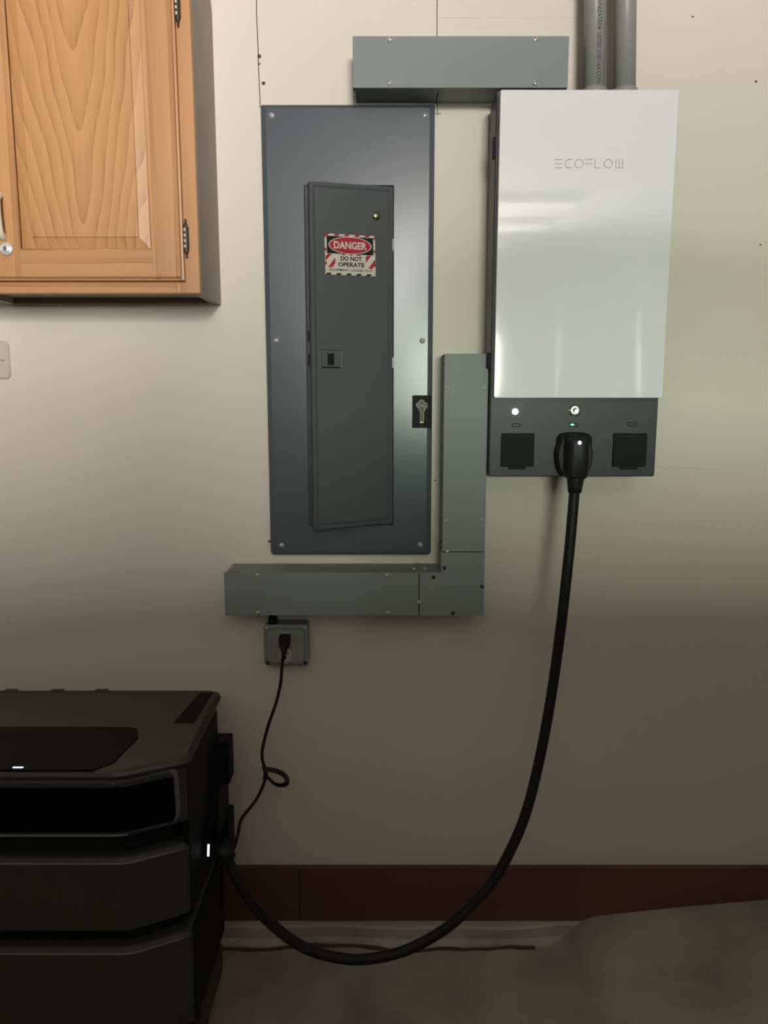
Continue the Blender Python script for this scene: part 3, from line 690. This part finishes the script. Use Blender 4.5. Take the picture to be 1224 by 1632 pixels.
def recept(zc):
    pts = [(-0.2195 + x, z + zc) for x, z in rrect(-0.0135, 0.0135, -0.0135, 0.0135, 0.0100, 6)]
    f = po(prism('receptacle', pts, -0.0495, -0.0535, M_IVORY, ob))
    for dx, hgt in ((-0.0055, .0050), (0.0055, .0042)): po(box('slot', -0.2195 + dx - .0009, -0.2195 + dx + .0009, -0.0538, -0.0530, zc + .001, zc + .001 + hgt * 1.6, M_GAP, f))
    bmx = bmesh.new(); add_lathe(bmx, [(0.0022, 0), (0.0022, 0.0006)], (-0.2195, -0.0532, zc - .0065), '-Y', 10); po(from_bm('ground_hole', bmx, M_GAP, f))
recept(0.7700); recept(0.7320)
screw(ob, -0.0005, -0.0508, 0.0465, SCREW_S, SLOT_S); screw(ob, -0.0005, -0.0508, 0.0090, SCREW_S, SLOT_S)
for dx, dz in ((-0.0425, 0.0870), (0.0425, 0.0870), (-0.0425, 0.0065), (0.0425, 0.0065)):
    screw(ob, dx, -0.0448, dz, SCREW_S if dz > .05 else SCREW_D, SLOT_S)

# ------------------------------------------------------------------ thin cord from the outlet, with a tie
pc_off = Vector((-0.2195, -0.054, 0.770))
pcd = thing('charging_cable', 'thin black power cord plugged into the outlet box', 'power cord', pc_off)
def pk(o): return P(o, pcd, pc_off)
bm = bmesh.new()
def pg(wd, z0, z1, y): return [(-0.2195 + x, y, z) for x, z in rrect(-wd, wd, z0, z1, 0.004, 3)]
add_loops(bm, [pg(0.0125, 0.7600, 0.7820, -0.0540), pg(0.0125, 0.7590, 0.7820, -0.0640), pg(0.0115, 0.7560, 0.7810, -0.0760), pg(0.0085, 0.7560, 0.7760, -0.0820)])
pk(from_bm('plug', bm, M_RUB, pcd))
pk(sweep('strain_relief', [(-0.2190, -0.076, 0.766), (-0.2187, -0.082, 0.756), (-0.2195, -0.086, 0.744), (-0.2205, -0.087, 0.734)], [0.0085, 0.0075, 0.0055, 0.0045], M_RUB, pcd, n=12))
cp = [(-0.2190, -0.080, 0.762), (-0.2195, -0.086, 0.7480), (-0.2235, -0.088, 0.7151), (-0.2278, -0.085, 0.6772), (-0.2392, -0.08, 0.6315), (-0.257, -0.08, 0.58), (-0.2709, -0.08, 0.5281), (-0.273, -0.08, 0.4982), (-0.2653, -0.08, 0.4651), (-0.2716, -0.08, 0.4379), (-0.2887, -0.085, 0.4028), (-0.3215, -0.09, 0.3599), (-0.3274, -0.1, 0.3354), (-0.3320, -0.12, 0.3143), (-0.3390, -0.150, 0.3070), (-0.3470, -0.190, 0.3060)]
pk(sweep('cord', catmull(cp, 6), 0.0036, M_RUB, pcd, n=10))
tp = [(-0.2665, -0.083, 0.4760), (-0.2419, -0.085, 0.4725), (-0.2210, -0.098, 0.4680), (-0.2150, -0.106, 0.4580), (-0.2240, -0.102, 0.4480), (-0.2440, -0.092, 0.4450), (-0.2640, -0.084, 0.4600)]
pk(sweep('cable_tie', catmull(tp, 6), 0, M_RUB, pcd, sect=[(-0.0045, -0.0032), (-0.0033, -0.0044), (0.0045, 0.0032), (0.0033, 0.0044)]))
pk(sweep('tie_wrap', [(-0.2695, -0.08, 0.481), (-0.2660, -0.08, 0.468), (-0.2660, -0.08, 0.460), (-0.2685, -0.08, 0.450)], 0.0052, M_RUB, pcd, n=10))

# ------------------------------------------------------------------ portable power station (inverter on two batteries)
ps_off = Vector((-0.72, -0.29, 0.0))
ps = thing('power_station', 'large black stacked power station standing on the floor', 'power station', ps_off)
def pp(o): return P(o, ps, ps_off)
PXL, PXR = -1.085, -0.358
def outline(xr, yb, yf, yc, xf, xl=None):
    """plan outline from back-left round to front-left: flat centre, receding corners"""
    xl = 2 * -0.7215 - xr if xl is None else xl
    xfl = 2 * -0.7215 - xf
    return [(xl, yb), (xr - 0.02, yb), (xr - .006, yb - .006), (xr, yb - 0.02), (xr, yc + 0.012), (xr - 0.004, yc + .003), (xr - 0.012, yc - 0.002), (xf + .02, yf + .003), (xf, yf), (xfl, yf), (xfl - .02, yf + .003), (xl + 0.012, yc - 0.002), (xl + 0.004, yc + .003), (xl, yc + 0.012), (xl, yb - 0.02), (xl + .006, yb - .006)]
def block(name, m, zs, parent, **k):
    """zs: list of (z, inset)"""
    bm = bmesh.new()
    loops = []
    for z, i in zs:
        o_ = outline(k['xr'] - i, k['yb'] - i, k['yf'] + i, k['yc'] + i, k['xf'] - i * .3)
        loops.append([(x, y, z) for x, y in o_])
    add_loops(bm, loops)
    return pp(from_bm(name, bm, m, parent))
K = dict(xr=PXR, yb=-0.125, yf=-0.452, yc=-0.408, xf=-0.470)
block('base', M_BLK, [(0.012, .012), (0.03, .004), (0.085, .004), (0.100, .010)], ps, **K)
def batt(z0, z1):
    b_ = block('battery', M_BLK, [(z0, .012), (z0 + .010, .002), (z1 - .010, .0), (z1 - .002, .006), (z1, .010)], ps, **K)
    pts = [(x, y - .0004, z1 - .008) for x, y in outline(K['xr'], K['yb'], K['yf'], K['yc'], K['xf'])][6:12]
    pp(sweep('lit_bevel_strip', [Vector(p) for p in pts], 0.0022, M_RIM, b_, n=8))  # pale line painted along the top bevel where it catches light
    return b_
batt(0.118, 0.3190)
block('gap_band', M_GAP, [(0.098, .016), (0.120, .016)], ps, **K)
block('gap_band', M_GAP, [(0.3185, .026), (0.3480, .026)], ps, **K)
batt(0.3470, 0.4960)
block('gap_band', M_GAP, [(0.4955, .022), (0.5350, .022)], ps, **K)
# inverter section: sides rise to a lid that slopes gently forward
bm = bmesh.new()
KI = dict(K); 
def lo(i, z, zf=None):
    o_ = outline(KI['xr'] - i, KI['yb'] - i, KI['yf'] + i, KI['yc'] + i, KI['xf'] - i * .3)
    res = []
    for x, y in o_:
        t = (y - KI['yf']) / (KI['yb'] - KI['yf'])
        res.append((x, y, z if zf is None else zf + (z - zf) * t))
    return res
add_loops(bm, [lo(.008, .534), lo(0, .542), lo(0, .655, .640), lo(0.004, .660, .645)])
iv2 = pp(from_bm('inverter', bm, M_BLK, ps))
# lid: overhangs a little to the right and rear
bm = bmesh.new()
KI = dict(xr=PXR + 0.010, yb=-0.118, yf=-0.456, yc=-0.412, xf=-0.470)
add_loops(bm, [lo(.012, .656, .644), lo(.002, .662, .648), lo(0, .670, .654), lo(.003, .676, .659), lo(.010, .6795, .662)])
lid_ = pp(from_bm('lid', bm, M_BLKTOP, ps))
def ztop(y): return 0.662 + (0.6795 - 0.662) * (y + 0.456) / (0.456 - 0.118) + 0.0003
def topplate(name, poly, m, t=0.0015):
    bm = bmesh.new()
    add_loops(bm, [[(x, y, ztop(y) - .002) for x, y in poly], [(x, y, ztop(y) + t) for x, y in poly]])
    return pp(from_bm(name, bm, m, lid_))
topplate('display', [(-1.00, -0.450), (-0.505, -0.450), (-0.478, -0.425), (-0.462, -0.335), (-0.474, -0.302), (-0.492, -0.294), (-1.00, -0.294)], M_BLKG)
topplate('handle_recess', [(-0.412, -0.275), (-0.372, -0.275), (-0.365, -0.140), (-0.392, -0.140)], M_BLKG, 0.0008)
for xx in (-0.80, -0.70, -0.605): topplate('rear_tab', [(xx - .015, -0.134), (xx + .015, -0.134), (xx + .013, -0.122), (xx - .013, -0.122)], M_BLKTOP, 0.0012)
pp(box('status_light', -0.6470, -0.6290, -0.4445, -0.4415, ztop(-.443) - .001, ztop(-.443) + 0.0028, M_LEDS, lid_, bev=0.0005))['label'] = 'small white status light'
# front: gloss panel framed by a bevel, painted lighter as if catching light
def front_pts(z, out): return [(x, y - out, z) for x, y in outline(K['xr'], K['yb'], K['yf'], K['yc'], K['xf'])]
fp = front_pts(0, 0.0008)
bm = bmesh.new()
sel = fp[6:12]
add_loops(bm, [[(x, y, .548) for x, y, _ in sel], [(x, y, .632) for x, y, _ in sel], [(x, y + .004, .632) for x, y, _ in sel], [(x, y + .004, .548) for x, y, _ in sel]], False, False, closed=False)
pp(from_bm('front_panel', bm, M_BLKG, iv2))
A = Vector(fp[6]); B = Vector(fp[8]); 
rim = [Vector((B.x - .004, B.y - .001, .6385)), Vector((A.x - .022, A.y - .005, .6450)), Vector((A.x - .010, A.y - .002, .6440)), Vector((A.x - .004, A.y, .636)), Vector((A.x - .002, A.y, .600)), Vector((A.x - .003, A.y, .556)), Vector((A.x - .014, A.y - .003, .5455))]
pp(sweep('lit_bevel_strip', catmull(rim, 5), [0.0012 + 0.0036 * min(1, i / 8) * min(1, (30 - i) / 10 + .3) for i in range(31)], M_RIM, iv2, n=8))
low = [Vector((x, y - .0006, .5425)) for x, y, _ in fp[7:12]]
pp(sweep('lit_bevel_strip', low, 0.0020, M_RIM, iv2, n=8))
# dark shade sheets, brackets and sockets on the right side
pp(box('side_shade_sheet', PXR - .010, PXR + .0015, -0.396, -0.140, 0.350, 0.642, M_FLAP, ps, bev=0.002))  # near-black sheets added over the case so this side reads as shaded
pp(box('side_shade_sheet', PXR - .010, PXR + .0015, -0.396, -0.140, 0.124, 0.314, M_FLAP, ps, bev=0.002))
pp(box('side_bracket', PXR - .004, -0.3285, -0.170, -0.120, 0.486, 0.580, M_FLAP, ps, bev=0.003))
pp(box('side_bracket', PXR - .004, -0.3310, -0.180, -0.120, 0.3205, 0.414, M_FLAP, ps, bev=0.004))
pp(box('side_rail', PXR - .004, -0.3400, -0.232, -0.125, 0.400, 0.500, M_FLAP, ps, bev=0.006))
pp(lathe('side_socket', [(0.034, -0.004), (0.034, 0.014), (0.030, 0.018), (0.0265, 0.018), (0.026, 0.012), (0.0002, 0.012)], (PXR - .004, -0.268, 0.4330), M_BLKG, ps, 'X', 24))
o = pp(sweep('status_light', [(-0.3425, -0.3215, 0.4180), (-0.3425, -0.3190, 0.4280), (-0.3425, -0.3150, 0.4390)], 0.0022, M_LEDS, ps, n=8)); o['label'] = 'thin white light strip beside the side socket'
for xx, yy in ((-0.43, -0.17), (-0.43, -0.38), (-1.01, -0.17), (-1.01, -0.38)): pp(lathe('foot', [(0.022, 0), (0.022, 0.02), (0.016, 0.03)], (xx, yy, 0), M_RUB, ps, 'Z', 14))

# ------------------------------------------------------------------ behind the camera: ceiling lamps and parked car (mirrored in the glossy panel)
for (x0, x1, y, lab) in ((0.10, 1.32, -4.05, 'fluorescent ceiling lamp nearer the panels'), (0.05, 1.27, -4.75, 'fluorescent ceiling lamp nearer the doorway')):
    t = thing('ceiling_lamp', lab, 'lamp', ((x0 + x1) / 2, y, 2.62))
    hl = (x1 - x0) / 2
    box('housing', -hl, hl, -0.06, 0.06, -0.045, 0, M_FIX, t, bev=0.004)
    sweep('tube', [(-hl + .03, 0, -0.062), (0, 0, -0.062), (hl - .03, 0, -0.062)], 0.014, M_TUBE, t, n=10)

car_off = Vector((0.35, -3.05, 0))
car = thing('parked_vehicle', 'parked vehicle mirrored in the white power unit', 'vehicle', car_off)
def pcar(o): return P(o, car, car_off)
def half(seq): return [(y, z) for y, z in seq] + [(-y, z) for y, z in reversed(seq)]
def vloft(name, secs, m, parent):
    bm = bmesh.new(); add_loops(bm, [[(x, -3.05 + y, z) for y, z in half(seq)] for x, seq in secs])
    return pcar(from_bm(name, bm, m, parent, False))
def lower(zb, zt, hw): return [(hw * .92, zb), (hw, zb + .14), (hw, zt - .16), (hw * .985, zt - .03), (hw * .95, zt)]
vb = vloft('body', [(-2.10, lower(.42, .95, .72)), (-2.02, lower(.30, 1.20, .82)), (-1.3, lower(.26, 1.42, .90)), (-.55, lower(.26, 1.475, .92)), (-0.06, lower(.26, 1.52, .92)), (0.06, lower(.26, 1.29, .92)), (2.55, lower(.28, 1.29, .91)), (2.72, lower(.40, 1.30, .86))], M_CARP, car)
vloft('roof', [(0.10, [(.80, 1.70), (.80, 1.72), (.70, 1.74)]), (0.22, [(.835, 1.68), (.84, 1.89), (.72, 1.97)]), (1.5, [(.835, 1.68), (.84, 1.91), (.72, 2.00)]), (2.60, [(.82, 1.68), (.82, 1.88), (.70, 1.96)])], M_CARP, car)
def gy(z): return 0.895 - (z - 1.29) * 0.15
for s_ in (1, -1):
    def slab(name, poly, m, t=0.03, parent=car):
        bm = bmesh.new()
        add_loops(bm, [[(x, -3.05 + s_ * (gy(z) - t), z) for x, z in poly], [(x, -3.05 + s_ * gy(z), z) for x, z in poly]])
        return pcar(from_bm(name, bm, m, parent))
    for a, b_, c, d in ((-.10, .06, .16, .24), (1.18, 1.26, 1.18, 1.26), (2.50, 2.62, 2.46, 2.58)):
        slab('pillar', [(a, 1.285), (b_, 1.285), (d, 1.69), (c, 1.69)], M_CARP, 0.05)
    slab('side_window', [(.06, 1.29), (1.18, 1.29), (1.18, 1.68), (.24, 1.68)], M_CARG, 0.005)
    slab('side_window', [(1.26, 1.29), (2.50, 1.29), (2.46, 1.68), (1.26, 1.68)], M_CARG, 0.005)
    for xx in (-1.35, 1.85):
        bm = bmesh.new(); n_ = 28
        add_loops(bm, [[(xx + r * math.cos(2 * math.pi * k / n_), -3.05 + s_ * yy, 0.345 + r * math.sin(2 * math.pi * k / n_)) for k in range(n_)] for r, yy in ((.24, .70), (.34, .72), (.345, .80), (.33, .925), (.23, .945), (.20, .925), (.04, .935))])
        pcar(from_bm('wheel', bm, M_RUB, car, True))
